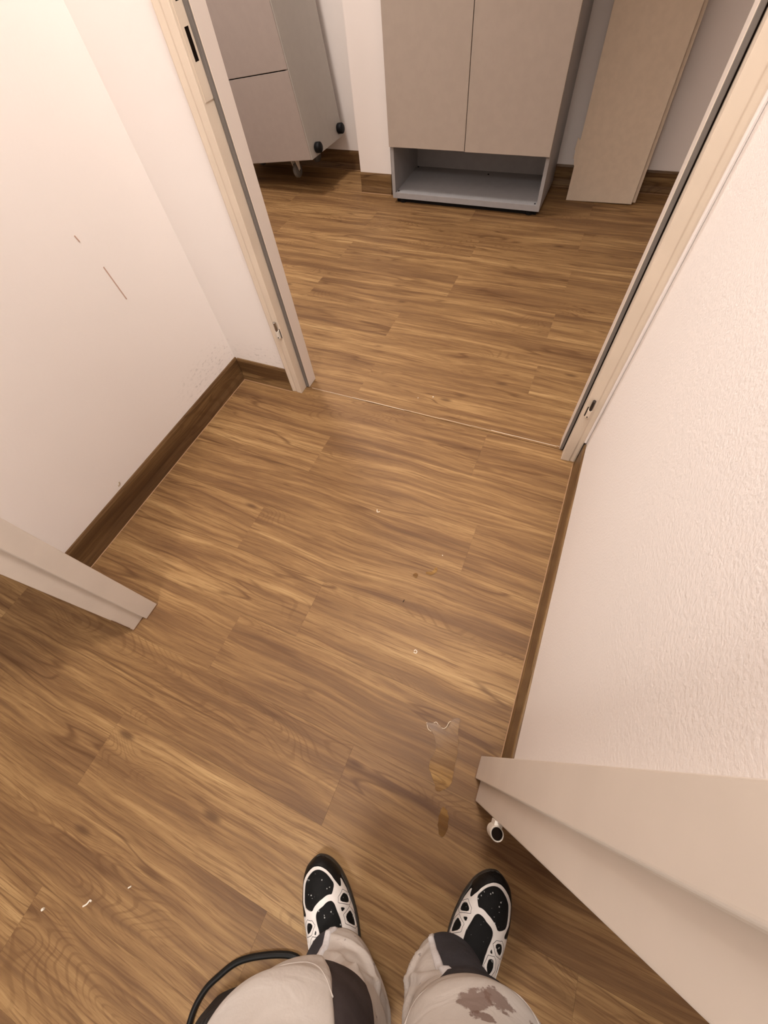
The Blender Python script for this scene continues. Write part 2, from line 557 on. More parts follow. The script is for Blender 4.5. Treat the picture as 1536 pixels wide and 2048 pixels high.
# painted-over hinge stubs, one on each jamb
for hx, hy, z0, z1, z2, left in ((-.8395, .912, .240, .268, .298, True), (.1365, .912, .197, .226, .258, False)):
    bm = bx(hx - .0055, hx + .0055, hy - .004, .9185, z0, z1, bev=.002)
    h = obj('hinge_socket', bm, M_plate if left else M_jamb, d2)
    obj('hinge_pin', cyl((hx, hy, z1 - .002), (hx, hy, z2), .0042, n=16, bev=.001), M_steel if left else M_dsteel, h)
    obj('grub_screw', cyl((hx + (.0012 if left else -.0012), hy - .0052, z0 + .006), (hx, hy - .003, z0 + .006), .0018, n=10), M_dsteel, h)
    obj('paint_gap', bx(hx + (.0056 if left else -.0085), hx + (.0085 if left else -.0056), .9168, .9180, z0, z1 + .004), M_dsteel, h)

# ------------------------------------------------------------------ tall cabinet with two doors and an open foot shelf
cb = thing('storage_cabinet', 'tall taupe two-door cabinet with an open grey shelf at its foot, against the far wall', 'cabinet', (-.672, 2.57, 0))
CX0, CX1, CY0, CY1, CZ0, CZ1 = -1.066, -.277, 2.406, 2.752, .024, 1.32
T = .017
obj('side_panel', bx(CX0, CX0 + T, CY0, CY1, CZ0, CZ1, bev=.0006), M_carc, cb)
obj('side_panel', bx(CX1 - T, CX1, CY0, CY1, CZ0, CZ1, bev=.0006), M_carc, cb)
obj('bottom_panel', bx(CX0 + T, CX1 - T, CY0, CY1, CZ0, CZ0 + .026, bev=.0006), M_carc, cb)
obj('divider_panel', bx(CX0 + T, CX1 - T, CY0 + .002, CY1 - .012, .246, .264), M_carc, cb)
obj('top_panel', bx(CX0 + T, CX1 - T, CY0, CY1, CZ1 - .02, CZ1), M_carc, cb)
obj('back_panel', bx(CX0 + T, CX1 - T, CY1 - .010, CY1 - .002, CZ0 + .026, CZ1 - .02), M_carc, cb)
SEAM = -.674
tag(obj('cabinet_door', bx(CX0 + .001, SEAM - .0016, 2.386, 2.4045, .2495, CZ1 - .003, bev=.0008), M_door, cb), 'left taupe cabinet door')
tag(obj('cabinet_door', bx(SEAM + .0016, CX1 - .001, 2.386, 2.4045, .2475, CZ1 - .003, bev=.0008), M_door, cb), 'right taupe cabinet door')
for fx in (CX0 + .05, CX1 - .05):
    for fy in (CY0 + .035, CY1 - .05):
        obj('foot', cyl((fx, fy, 0), (fx, fy, CZ0), .022, .019, n=20), M_black, cb)
obj('plinth', bx(CX0 + .016, CX1 - .014, CY0 + .022, CY0 + .034, .001, CZ0 - .001), M_black, cb)
for px, py in ((CX0 + .028, CY0 + .02), (CX1 - .028, CY0 + .016), (CX0 + .027, CY1 - .022), (SEAM + .055, CY1 - .05)):
    obj('screw_cap', cyl((px, py, CZ0 + .026), (px, py, CZ0 + .0285), .0048, .0035, n=12), M_black, cb)

# ------------------------------------------------------------------ cupboard on castors, tipped to the left
CM = (Matrix.Translation((-1.516, 2.368, .180)) @ Matrix.Rotation(R(-3.22), 4, 'Z') @ Matrix.Rotation(R(-6.39), 4, 'Y'))
cp = thing('rolling_cupboard', 'grey cupboard on castors, tipped left, with two black bumpers on its side', 'cupboard', (-1.9, 2.58, 0))
CW, CD, CH = .68, .342, 1.22
obj('side_panel', bx(-.018, 0, .0, CD, 0, CH, CM, .0006), M_cside, cp)
obj('side_panel', bx(-CW, -CW + .018, .0, CD, 0, CH, CM, .0006), M_cside, cp)
obj('bottom_panel', bx(-CW + .018, -.018, .0, CD, 0, .018, CM), M_cside, cp)
obj('top_panel', bx(-CW + .018, -.018, .0, CD, CH - .018, CH, CM), M_cside, cp)
obj('back_panel', bx(-CW + .018, -.018, CD - .01, CD - .002, .018, CH - .018, CM), M_cside, cp)
obj('drawer_front', bx(-CW + .002, -.0045, -.004, -.0005, .002, .3405, CM, .0008), M_cfront, cp)
obj('cupboard_door', bx(-CW + .002, -.0045, -.004, -.0005, .3445, CH - .003, CM, .0008), M_cfront, cp)
for d_, h_ in ((.060, .034), (.308, .040)):
    p0, p1 = CM @ Vector((0, d_, h_)), CM @ Vector((.032, d_, h_))
    b_ = obj('bumper', cyl(p0, p1,   .0235, .0235, n=24, bev=.004), M_black, cp, True)
for a_, d_ in ((-.184, .066), (-.184, .285), (-CW + .06, .066), (-CW + .06, .285)):
    bm = bmesh.new()
    top = Vector((a_, d_, 0))
    for s in (-1, 1):
        pts = [(-.022, 0), (.022, 0), (.008, -.068), (-.004, -.068)]
        vs = []
        for xo in (s * .016 - .0012, s * .016 + .0012):
            vs.append([bm.verts.new(CM @ (top + Vector((xo, q[0] + .012, q[1])))) for q in pts])
        bm.faces.new(vs[0]); bm.faces.new(vs[1][::-1])
        for i in range(4): bm.faces.new((vs[0][i], vs[1][i], vs[1][(i + 1) % 4], vs[0][(i + 1) % 4]))
    box(bm, a_ - .026, a_ + .026, d_ - .026, d_ + .030, -.004, 0, CM)
    ca = obj('castor', bm, M_zinc, cp)
    c0, c1 = CM @ (top + Vector((-.011, .014, -.066))), CM @ (top + Vector((.011, .014, -.066)))
    obj('wheel', cyl(c0, c1, .034, n=28, bev=.004), M_wheel, ca, True)
    c0, c1 = CM @ (top + Vector((-.0185, .014, -.066))), CM @ (top + Vector((.0185, .014, -.066)))
    obj('axle', cyl(c0, c1, .0035, n=10), M_dsteel, ca)

# ------------------------------------------------------------------ two cream boards leaning on the far wall


def board(name, label, x0, x1, yb, th, lean, roll, H, group, tear=False):
    t = thing(name, label, 'board', ((x0 + x1) / 2, yb + .01, 0), group)
    Mx = Matrix.Translation((x0, yb, 0)) @ Matrix.Rotation(R(-roll), 4, 'Y') @ Matrix.Rotation(R(-lean), 4, 'X')
    wv = x1 - x0
    bm = bx(0, wv, 0, th, .0005, H, Mx, .0008)
    b = obj('panel', bm, M_board, t)
    if tear:
        pts = [(0.001, .140), (-.004, .146), (-.007, .166), (-.0135, .170), (-.0120, .176), (-.0115, .200), (-.0175, .204), (-.0150, .209), (-.0125, .240), (-.0145, .245), (-.0060, .244), (-.004, .238), (0.001, .242)]
        bm = bmesh.new()
        f = [bm.verts.new(Mx @ Vector((q[0], .001, q[1]))) for q in pts]
        g = [bm.verts.new(Mx @ Vector((q[0], .004, q[1]))) for q in pts]
        bm.faces.new(f); bm.faces.new(g[::-1])
        for i in range(len(pts)): bm.faces.new((f[i], g[i], g[(i + 1) % len(pts)], f[(i + 1) % len(pts)]))
        tag(obj('torn_edge', bm, M_board, b), 'ragged splintered strip on the left edge')
    return t


board('leaning_board', 'front cream board leaning on the far wall, ragged notch on its left edge', -.177, .136, 2.612, .017, 2.9, 1.15, 2.0, 'boards leaning on the far wall', True)
board('leaning_board', 'rear cream board, mostly hidden behind the notched one, only its right edge showing', -.150, .152, 2.632, .017, 2.85, 1.15, 2.0, 'boards leaning on the far wall')

# ------------------------------------------------------------------ small bits on the floor
M_chip = plain('white_paint_chip', (.78, .70, .58), .6)


def bit(label, pts, r, cat='debris'):
    o = obj('paint_chip', tube([(x, y, r * .9) for x, y in pts], r, 6), M_chip)
    return tag(o, label, cat, 'paint chips on the floor')


bit('small white V-shaped chip in the middle of the vestibule floor', [(-.353, .545), (-.349, .537), (-.342, .541)], .0011)
bit('tiny white curled ring chip near the right skirting, beyond the shoes', [(-.098, .192), (-.092, .192), (-.091, .197), (-.096, .199), (-.098, .195)], .0011)
bit('white curl of shaving on the floor left of the feet', [(-.541, -.525), (-.536, -.519), (-.534, -.512), (-.530, -.512)], .0016)
bit('white flake on the floor left of the feet, nearest the left shoe', [(-.473, -.464), (-.469, -.459)], .0013)
bit('pinkish crumb lying farthest left on the corridor floor, beside a plank joint', [(-.617, -.565), (-.614, -.561)], .0026)
bit('white crumb just beyond the door threshold, the larger of two', [(-.353, 1.05), (-.350, 1.052)], .0022)
bit('white crumb just beyond the door threshold, the smaller of two', [(-.403, 1.03), (-.401, 1.031)], .0015)
bit('white speck beside the plank joint near the right skirting', [(-.118, .470), (-.116, .470)], .0015)
M_grit = plain('dark_grit', (.03, .018, .01), .8)
o = obj('grit', tube([(-.170, .310, .001), (-.171, .303, .001)], .001, 6), M_grit)
tag(o, 'dark brown sliver on the vestibule floor near the right skirting', 'debris')

# glossy smears of glue on the floor by the near right jamb
M_smear = wood('glue_smear', .80, 1.18, rough=.24)


def smear(label, pts, z=.0016):
    n = len(pts); C_ = []
    for i in range(n):
        p0, p1, p2, p3 = (Vector((*pts[(i + j) % n], 0)) for j in (-1, 0, 1, 2))
        for q in range(5):
            t = q / 5
            C_.append(.5 * ((2 * p1) + (p2 - p0) * t + (2 * p0 - 5 * p1 + 4 * p2 - p3) * t * t + (3 * p1 - p0 - 3 * p2 + p3) * t ** 3))
    bm = bmesh.new()
    f = bm.faces.new([bm.verts.new((v.x + random.uniform(-.001, .001), v.y + random.uniform(-.001, .001), z)) for v in C_])
    f.normal_update()
    bmesh.ops.triangulate(bm, faces=[f])
    o = obj('glue_smear', bm, M_smear)
    if o.data.polygons[0].normal.z < 0: o.data.flip_normals()
    tag(o, label, 'smear', 'glue smears on the floor')
    return o


s1 = smear('large glossy brown glue smear beside the near right door jamb', [(-.013, .055), (.012, .064), (.030, .058), (.040, .086), (.054, .094), (.058, .070), (.068, .035), (.072, .0), (.074, -.035), (.052, -.058), (.040, -.045), (.020, -.020), (.022, .018), (.008, .040)])
smear('small glossy smear on the floor between the right shoe and near right jamb', [(.070, -.080), (.085, -.085), (.092, -.110), (.085, -.128), (.072, -.112)])
smear('little L-shaped glue mark in the middle of the vestibule floor', [(-.122, .430), (-.116, .422), (-.124, .404), (-.142, .402), (-.140, .408), (-.129, .412)])
smear('faint round glue spot left of the L-shaped mark', [(-.168, .394), (-.160, .389), (-.163, .380), (-.174, .383)])
M_rim = plain('dried_glue_rim', (.80, .70, .55), .5)
for pts in ([(-.014, .056), (-.002, .058), (.006, .066), (.014, .062), (.024, .060), (.030, .066), (.034, .078), (.041, .083)], [(-.013, .054), (-.006, .046), (.002, .044)]):
    obj('dried_rim', tube([(x + random.uniform(-.001, .001), y, .0006) for x, y in pts], .00055, 5), M_rim, s1)

# ------------------------------------------------------------------ black bag with a cable loop, lower left
k = NT('black_ribbed_fabric')
co = k.coords()
wv_ = k.n('ShaderNodeTexWave'); wv_.inputs['Scale'].default_value = 60; wv_.bands_direction = 'DIAGONAL'; k.L.new(co, wv_.inputs['Vector'])
k.color(k.mix(wv_.outputs[1], (.010, .009, .009), (.030, .026, .024))); k.rough(.75); k.bump(wv_.outputs[1], .6, .002)
M_bag = k.m
M_cable = plain('black_cable_rubber', (.010, .009, .008), .5, spec=.2)

# person frame: ER to the right of the photographer's view, EF ahead
EF = Vector((-.51877531, .85491062, 0)); ER = Vector((.85491062, .51877531, 0))


def P(r, f, z): return ER * r + EF * f + Vector((0, 0, z))


bag = thing('tool_bag', 'black ribbed bag at the bottom edge left of the legs, only a corner in view', 'bag', (-.112, -.536, 0))
bm = bmesh.new()
secs = [(0, 1.0, 1.0), (.010, 1.03, 1.04), (.06, 1.03, 1.04), (.090, 1.0, 1.0), (.102, .93, .88), (.106, .80, .66)]
rg = []
BD = Vector((.8, .6, 0)); BN = Vector((.6, -.8, 0))
for z, sx, sy in secs:
    ring = []
    for i in range(40):
        t = 6.28318 * i / 40
        cx_, sy_ = math.cos(t), math.sin(t)
        a = math.copysign(abs(cx_) ** .45, cx_) * .085 * sx; b = math.copysign(abs(sy_) ** .45, sy_) * .085 * sy
        ring.append(bm.verts.new(Vector((-.112, -.536, z)) + BD * a + BN * b))
    rg.append(ring)
for u, v in zip(rg, rg[1:]):
    for i in range(40): bm.faces.new((u[i], u[(i + 1) % 40], v[(i + 1) % 40], v[i]))
bm.faces.new(rg[0][::-1]); bm.faces.new(rg[-1])
bb = obj('bag_body', bm, M_bag, bag, True)
zp = bmesh.new()
box(zp, -.06, .06, -.007, .007, 0, .0022, Matrix.Translation((-.112, -.536, .1055)) @ Matrix.Rotation(math.atan2(.6, .8), 4, 'Z'), .0008)
obj('zip', zp, M_black, bb)
o = obj('cable', tube([(-.195, -.640, .006), (-.226, -.592, .006), (-.241, -.548, .006), (-.239, -.515, .006), (-.226, -.488, .006), (-.200, -.453, .006), (-.152, -.422, .006), (-.108, -.404, .006), (-.084, -.411, .006), (-.064, -.430, .006)], .0052, 12), M_cable)
tag(o, 'black rubber cable curving over the floor behind the left knee', 'cable')

# ------------------------------------------------------------------ person: trousers and shoes
k = NT('light_grey_work_cotton')
co = k.coords()
c_ = k.mix(k.noise(co, 14, 4), (.62, .565, .52), (.70, .645, .60))
c_ = k.mix(k.math('MULTIPLY', k.maprange(k.noise(co, 9, 4, .6), .58, .72), .25), c_, (.36, .29, .25))
spots = k.maprange(k.noise(co, 60, 2), .70, .74)
c_ = k.mix(k.math('MULTIPLY', spots, .55), c_, (.16, .13, .13))
k.color(c_); k.rough(.9); k.b.inputs['Specular IOR Level'].default_value = .15
k.bump(k.math('ADD', k.noise(co, 26, 3, .5, .8), k.math('MULTIPLY', k.noise(co, 500, 2), .05)), .55, .006)
M_cloth = k.m


def stained(name, base, blobs, col, k_amt=.8):
    k = NT(name)
    co = k.coords()
    c = k.mix(k.noise(co, 12, 4), tuple(x * .93 for x in base), tuple(x * 1.06 for x in base))
    wob = k.math('MULTIPLY', k.math('SUBTRACT', k.noise(co, 65, 4, .6), .5), .036)
    for p, r in blobs:
        d = k.math('ADD', k.vmath('DISTANCE', co, tuple(p)), wob)
        c = k.mix(k.math('MULTIPLY', k.maprange(d, r, r * .78), k_amt), c, col)
    k.color(c); k.rough(.9); k.b.inputs['Specular IOR Level'].default_value = .15
    k.bump(k.math('ADD', k.noise(co, 22, 3, .5, .8), k.math('MULTIPLY', k.noise(co, 500, 2), .05)), .5, .006)
    return k.m


M_charc = plain('charcoal_work_cotton', (.058, .055, .062), .85, spec=.1, grain=.12, gscale=40, bump=.2, bscale=500)
M_brownd = plain('dark_brown_grey_cotton', (.065, .052, .052), .88, spec=.1, grain=.15, gscale=30, bump=.2, bscale=500)
M_reflect = plain('silver_reflective_tape', (.90, .90, .93), .3, .0, grain=.06, gscale=160)

LEGS = {
    'L': [(.055, -.203, -.325, .060, .086), (.10, -.200, -.325, .063, .087), (.16, -.190, -.323, .072, .080), (.22, -.187, -.318, .072, .073), (.30, -.188, -.298, .079, .074),
          (.38, -.190, -.280, .083, .078), (.45, -.190, -.273, .085, .084), (.52, -.184, -.290, .085, .086), (.62, -.172, -.320, .088, .092), (.78, -.158, -.345, .085, .105)],
    'R': [(.055, -.022, -.350, .060, .085), (.10, -.024, -.347, .062, .084), (.16, -.024, -.341, .066, .078), (.22, -.020, -.338, .070, .073), (.30, -.010, -.324, .072, .070),
          (.38, -.004, -.308, .070, .072), (.45, -.004, -.293, .070, .077), (.52, -.010, -.304, .074, .082), (.62, -.025, -.325, .083, .089), (.78, -.046, -.345, .085, .105)]}


CREASE_L = [(.55, .160, .085, .012, .009, .55), (.95, .215, -.10, .011, .007, .45), (.35, .235, .12, .012, .006, .5), (1.3, .13, .06, .012, .006, .5)]
CREASE_R = [(-.75, .150, -.09, .012, .008, .5), (-.55, .215, .11, .012, .007, .5), (-1.2, .24, -.08, .012, .007, .5), (-.95, .11, .05, .010, .005, .4)]


def leg_par(side, z):
    t = LEGS[side]
    for a, b in zip(t, t[1:]):
        if z <= b[0]:
            s = max(0, (z - a[0]) / (b[0] - a[0]))
            s = s * s * (3 - 2 * s) * .5 + s * .5
            return [x + (y - x) * s for x, y in zip(a[1:], b[1:])]
    return list(t[-1][1:])


def leg_pt(side, z, phi, off=0.0):
    """phi 0 = front, +90 deg = right; z nominal height, hem dips to the back"""
    r, f, rr, rf = leg_par(side, z)
    s, c = math.sin(phi), math.cos(phi)
    e = 2 / 2.25
    a = math.copysign(abs(s) ** e, s); b = math.copysign(abs(c) ** e, c)
    k_ = max(0, 1 - (z - .055) / .12)
    zz = z + k_ * (.040 * c + (.018 * max(0, s) if side == 'R' else 0))
    q = P(r + a * rr, f + b * rf, zz)
    n1 = noise.noise(Vector((q.x * 11, q.y * 11, q.z * 17)))
    # bunched diagonal folds below the knee, fading to the top
    k2 = math.exp(-((z - .20) / .11) ** 2)
    sd = 1 if side == 'L' else -1
    fold = math.sin(z * 75 + sd * phi * 1.6 + 3 * n1)
    fold2 = math.sin(z * 40 - sd * phi * 2.3 + 1.0 + 2 * n1)
    d = n1 * .0040 + k2 * (.0014 * fold + .0018 * fold2) * (1 - .55 * max(0, c))
    # a few sharp creases: (angle, height) line -> soft ridge
    for ph_, z_, sl, wd_, am, ext in (CREASE_L if side == 'L' else CREASE_R):
        dp = (phi + math.pi) % (2 * math.pi) - math.pi - ph_
        t_ = (z - z_) - sl * dp
        d += am * math.exp(-(t_ / wd_) ** 2) * math.exp(-(dp / ext) ** 2)
    if False:   # the heavy crease that crosses the shin
        d += .010 * math.exp(-(((phi - .55) * .06 + (z - .165) * .8) / .018) ** 2) * math.exp(-((z - .165) / .08) ** 2)
    nrm = (ER * (a / rr) + EF * (b / rf)); nrm.normalize()
    return q + nrm * (d + off)


person = thing('person', 'standing person seen from above in paint-stained grey work trousers and black and white work shoes', 'person', tuple(P(-.10, -.33, 0)))
NPH = 96
ZS = [.055 + .006 * i for i in range(0, 122)]
ZS = [z for z in ZS if z <= .78]
bm = bmesh.new()
tops = {}
for side in 'LR':
    prev = None
    for z in ZS:
        ring = [bm.verts.new(leg_pt(side, z, 2 * math.pi * i / NPH)) for i in range(NPH)]
        if prev:
            for i in range(NPH): bm.faces.new((prev[i], prev[(i + 1) % NPH], ring[(i + 1) % NPH], ring[i]))
        else:
            # turned-in hem, then closed deep inside
            inner = [bm.verts.new(leg_pt(side, .075, 2 * math.pi * i / NPH, -.006)) for i in range(NPH)]
            for i in range(NPH): bm.faces.new((inner[i], inner[(i + 1) % NPH], ring[(i + 1) % NPH], ring[i]))
            up = [bm.verts.new(leg_pt(side, .14, 2 * math.pi * i / NPH, -.008)) for i in range(NPH)]
            for i in range(NPH): bm.faces.new((up[i], up[(i + 1) % NPH], inner[(i + 1) % NPH], inner[i]))
            bm.faces.new(up)
        prev = ring
    tops[side] = prev
# hips: outer arcs of both legs become one ring, inner arcs are bridged
h = NPH // 2
Larc = [tops['L'][(h + i) % NPH] for i in range(h + 1)]           # back -> left -> front
Rarc = [tops['R'][i] for i in range(h + 1)]                       # front -> right -> back
Lin = [tops['L'][i] for i in range(h + 1)]                        # front -> right(inner) -> back
Rin = [tops['R'][(NPH - i) % NPH] for i in range(h + 1)]          # front -> left(inner) -> back
for i in range(h): bm.faces.new((Lin[i], Lin[i + 1], Rin[i + 1], Rin[i]))
ringv = Larc + Rarc
n = len(ringv)
prev = ringv
for z, rr, rf, f0 in ((.82, .185, .122, -.335), (.88, .182, .120, -.340), (.94, .165, .108, -.345), (.985, .158, .104, -.348), (1.0, .150, .098, -.348)):
    cur = []
    for i in range(n):
        ph = (math.pi + math.pi * i / h) if i <= h else (math.pi * (i - h - 1) / h)
        cur.append(bm.verts.new(P(-.10 + math.sin(ph) * rr, f0 + math.cos(ph) * rf, z)))
    for i in range(n): bm.faces.new((prev[i], prev[(i + 1) % n], cur[(i + 1) % n], cur[i]))
    prev = cur
bm.faces.new(prev)
obj('trousers', bm, M_cloth, person, True)


def patch(name, side, fz0, fz1, ph0, ph1, off, thick, mat, parent, label=None, nz=44, npf=44, corner=0.0):
    """cloth piece sewn on the leg: z from fz0 to fz1, angles ph0(t)..ph1(t) in degrees"""
    bm = bmesh.new()
    g = []
    for i in range(nz + 1):
        t = i / nz
        z = fz0 + (fz1 - fz0) * t
        a, b = R(ph0(t)), R(ph1(t))
        if corner:
            q = max(0, (corner - t) / corner) ** 2
            m = (a + b) / 2; a += (m - a) * q * .45; b += (m - b) * q * .45
        row = []
        for j in range(npf + 1):
            s = j / npf
            e = min(s, 1 - s, t * 1.2, (1 - t) * 1.2) * 14
            row.append(bm.verts.new(leg_pt(side, z, a + (b - a) * s, off * min(1, .35 + e))))
        g.append(row)
    top = [[v for v in row] for row in g]
    low = []
    for i, row in enumerate(g):
        t = i / nz; z = fz0 + (fz1 - fz0) * t
        low.append([bm.verts.new(v.co - (v.co - leg_pt(side, z, 0)).normalized() * 0 - Vector((0, 0, 0))) for v in row])
    # lower skin sits just inside the trouser surface
    for i in range(nz + 1):
        t = i / nz; z = fz0 + (fz1 - fz0) * t
        a, b = R(ph0(t)), R(ph1(t))
        if corner:
            q = max(0, (corner - t) / corner) ** 2
            m = (a + b) / 2; a += (m - a) * q * .45; b += (m - b) * q * .45
        for j in range(npf + 1): low[i][j].co = leg_pt(side, z, a + (b - a) * j / npf, -.001)
    for i in range(nz):
        for j in range(npf):
            bm.faces.new((top[i][j], top[i][j + 1], top[i + 1][j + 1], top[i + 1][j]))
    for j in range(npf):
        bm.faces.new((low[0][j], low[0][j + 1], top[0][j + 1], top[0][j])); bm.faces.new((low[nz][j + 1], low[nz][j], top[nz][j], top[nz][j + 1]))
    for i in range(nz):
        bm.faces.new((low[i + 1][0], low[i][0], top[i][0], top[i + 1][0])); bm.faces.new((low[i][npf], low[i + 1][npf], top[i + 1][npf], top[i][npf]))
    o = obj(name, bm, mat, parent, True)
    if label: tag(o, label)
    return o


C = lambda v: (lambda t: v)
LIN = lambda a, b: (lambda t: a + (b - a) * t)
kneeR = leg_pt('R', .480, R(9), .012); kneeR2 = leg_pt('R', .482, R(-12), .012); kneeR3 = leg_pt('R', .40, R(60)); kneeR4 = leg_pt('R', .46, R(75))
M_kneeR = stained('grey_knee_cotton_brown_paint', (.61, .555, .51), [(kneeR, .020), (leg_pt('R', .472, R(24), .012), .015), (leg_pt('R', .505, R(14), .012), .010), (leg_pt('R', .47, R(55), .012), .008), (leg_pt('R', .50, R(62), .012), .008)], (.20, .125, .10))
kl = [(leg_pt('L', .50, R(-5)), .007), (leg_pt('L', .515, R(8)), .006), (leg_pt('L', .49, R(-20)), .005), (leg_pt('L', .43, R(20)), .004), (leg_pt('L', .53, R(15)), .009)]
M_kneeL = stained('grey_knee_cotton_spotted', (.63, .575, .53), kl, (.22, .16, .14), .7)
# left leg
patch('hem_panel', 'L', .056, .34, LIN(-118, -120), LIN(-4, -34), .0022, .002, M_charc, person, 'charcoal panel on the outer side of the left trouser leg')
patch('reflective_strip', 'L', .060, .30, LIN(-5, -35), LIN(3, -27), .0042, .002, M_reflect, person, 'silver reflective strip on the left trouser leg', 44, 6)
patch('knee_border', 'L', .300, .70, C(-104), C(92), .0085, .003, M_brownd, person, 'dark border around the left knee pocket', corner=.5)
patch('knee_pad', 'L', .352, .70, C(-92), C(42), .0125, .004, M_kneeL, person, 'light grey left knee pocket with small stains', corner=.5)
# right leg
patch('hem_panel', 'R', .056, .34, LIN(-12, -2), LIN(120, 115), .0022, .002, M_charc, person, 'charcoal panel on the front of the right trouser leg')
patch('reflective_strip', 'R', .060, .30, LIN(-17, -7), LIN(-9, 2), .0042, .002, M_reflect, person, 'silver reflective strip on the right trouser leg', 44, 6)
patch('knee_border', 'R', .290, .70, C(-30), C(104), .0115, .003, M_charc, person, 'dark border around the right knee pocket', corner=.35)
patch('knee_pad', 'R', .352, .70, C(-66), C(84), .0125, .004, M_kneeR, person, 'light grey right knee pocket with a large brown paint stain', corner=.45)
# seams on the knee pads
for side, a0, a1, z_, m_ in (('L', -75, 34, .395, M_kneeL), ('R', -50, 66, .405, M_kneeR)):
    obj('seam', tube([leg_pt(side, z_ + .075 * abs((i - 6) / 6) ** 2.2, R(a0 + (a1 - a0) * i / 12), .0124) for i in range(13)], .0008, 6), m_, person)

# shoes -------------------------------------------------------------
VI = [0, -.004, -.012, -.022, -.033, -.06, -.09, -.12, -.17, -.22, -.27, -.29, -.30]
UI = [.005, -.006, -.0155, -.0235, -.030, -.040, -.046, -.048, -.043, -.036, -.033, -.026, -.002]
UO = [.009, .020, .032, .039, .043, .048, .048, .045, .038, .035, .033, .026, .002]
VH = [0, -.01, -.03, -.06, -.09, -.12, -.15, -.18, -.22, -.30]
HH = [.036, .047, .058, .065, .070, .078, .09, .102, .11, .108]


def interp(x, xs, ys):
    if x >= xs[0]: return ys[0]
    for i in range(len(xs) - 1):
        if x >= xs[i + 1]:
            t = (x - xs[i]) / (xs[i + 1] - xs[i])
            return ys[i] + (ys[i + 1] - ys[i]) * t
    return ys[-1]


def shoe_pt(th, v, off=0.0):
    """th in degrees: -90 inner edge, +90 outer edge; v from the toe (0) back to the heel (-.30)"""
    def raw(th, v):
        a, b, hgt = interp(v, VI, UI), interp(v, VI, UO), interp(v, VH, HH)
        c, wd = (a + b) / 2, (b - a) / 2 * .97
        t = R(max(-90, min(90, th))); s, k_ = math.sin(t), abs(math.cos(t))
        return Vector((c + wd * math.copysign(abs(s) ** (2 / 2.4), s), v, .022 + (hgt - .022) * k_ ** (2 / 2.4)))
    p = raw(th, v)
    if off:
        e = 1.5
        t1, t0 = raw(min(th + e, 89.9), v), raw(max(th - e, -89.9), v)
        v1, v0 = raw(th, min(v + .003, -.0005)), raw(th, v - .003)
        nr = (t1 - t0).cross(v1 - v0)
        if nr.length > 1e-12:
            nr.normalize()
            if nr.z < -.2: nr = -nr
            p = p + nr * off
    return p


WPOLY = [(-73.0, -.041), (-67.0, -.048), (-60.5, -.0525), (-53.5, -.0525), (-49.0, -.046), (-43.0, -.039), (-38.5, -.031), (-30.0, -.023), (-16.5, -.0165), (-2.0, -.0135), (11.0, -.013), (30.0, -.0165), (46.5, -.023), (60.0, -.0325), (62, -.0435), (60, -.054), (55.5, -.0615), (49.0, -.07), (46.0, -.0755), (49.5, -.0785), (61.5, -.079), (71.0, -.0775), (78, -.092), (80, -.12), (80, -.175), (-82, -.175), (-84, -.12), (-84, -.085), (-78, -.06)]
HOLES = [
    [(-39.0, -.0425), (-34.5, -.0365), (-28.0, -.028), (-17.0, -.022), (-8.0, -.019), (2.0, -.0175), (14.0, -.0185), (26.0, -.022), (38.5, -.027), (48.0, -.0345), (51.5, -.045), (51.5, -.0555), (48.0, -.0645), (41.5, -.0675), (22.5, -.0725), (15.0, -.0665), (6.5, -.0625), (-.5, -.0595), (-10.0, -.0565), (-17.5, -.0562), (-24.5, -.0575), (-31.0, -.0525), (-38.0, -.0465)],
    [(-21.0, -.0655), (-14.5, -.0645), (-7.0, -.0655), (.5, -.0695), (8.0, -.072), (13.5, -.0765), (15.0, -.082), (14.0, -.0905), (12.0, -.098), (11.5, -.1055), (10.5, -.1095), (10, -.18), (-33, -.18), (-33.0, -.0965), (-31.0, -.091), (-28.0, -.08), (-26.0, -.0705)],
    [(-76, -.069), (-59.5, -.062), (-44.5, -.066), (-42.0, -.0715), (-65.5, -.079), (-76, -.0775)],
    [(-53.0, -.083), (-38.5, -.078), (-39.0, -.086)],
    [(-66.5, -.0885), (-46.5, -.092), (-49.0, -.1015), (-70, -.112), (-80.0, -.113), (-78.0, -.1)],
    [(29.5, -.0865), (41.5, -.086), (50.5, -.091), (55.5, -.098), (50.0, -.102), (36.0, -.0985), (25.0, -.091)],
    [(19.0, -.096), (25.5, -.1025), (17.5, -.102)],
    [(19.0, -.109), (29.5, -.108), (34.0, -.1115), (38.0, -.1195), (30.5, -.1275), (23.0, -.126), (18.0, -.1185)],
    [(-60, -.118), (-46, -.112), (-42, -.135), (-56, -.146)],
    [(50, -.113), (62, -.110), (66, -.128), (56, -.138)]]
KT = .0007


def inside(p, poly):
    c = False
    n = len(poly)
    for i in range(n):
        a, b = poly[i], poly[i - 1]
        if (a[1] > p[1]) != (b[1] > p[1]) and p[0] < (b[0] - a[0]) * (p[1] - a[1]) / (b[1] - a[1]) + a[0]: c = not c
    return c


def smooth_closed(poly, it=2):
    for _ in range(it):
        q = []
        for i in range(len(poly)):
            a, b = poly[i], poly[(i + 1) % len(poly)]
            q.append((a[0] * .78 + b[0] * .22, a[1] * .78 + b[1] * .22)); q.append((a[0] * .22 + b[0] * .78, a[1] * .22 + b[1] * .78))
        poly = q
    return poly


def to_world(toe, al, mir):
    a = R(al)
    dv = ER * math.sin(a) + EF * math.cos(a)
    du = (ER * math.cos(a) - EF * math.sin(a)) * mir
    o = ER * toe[0] + EF * toe[1]
    return lambda q: o + du * q.x + dv * q.y + Vector((0, 0, q.z))


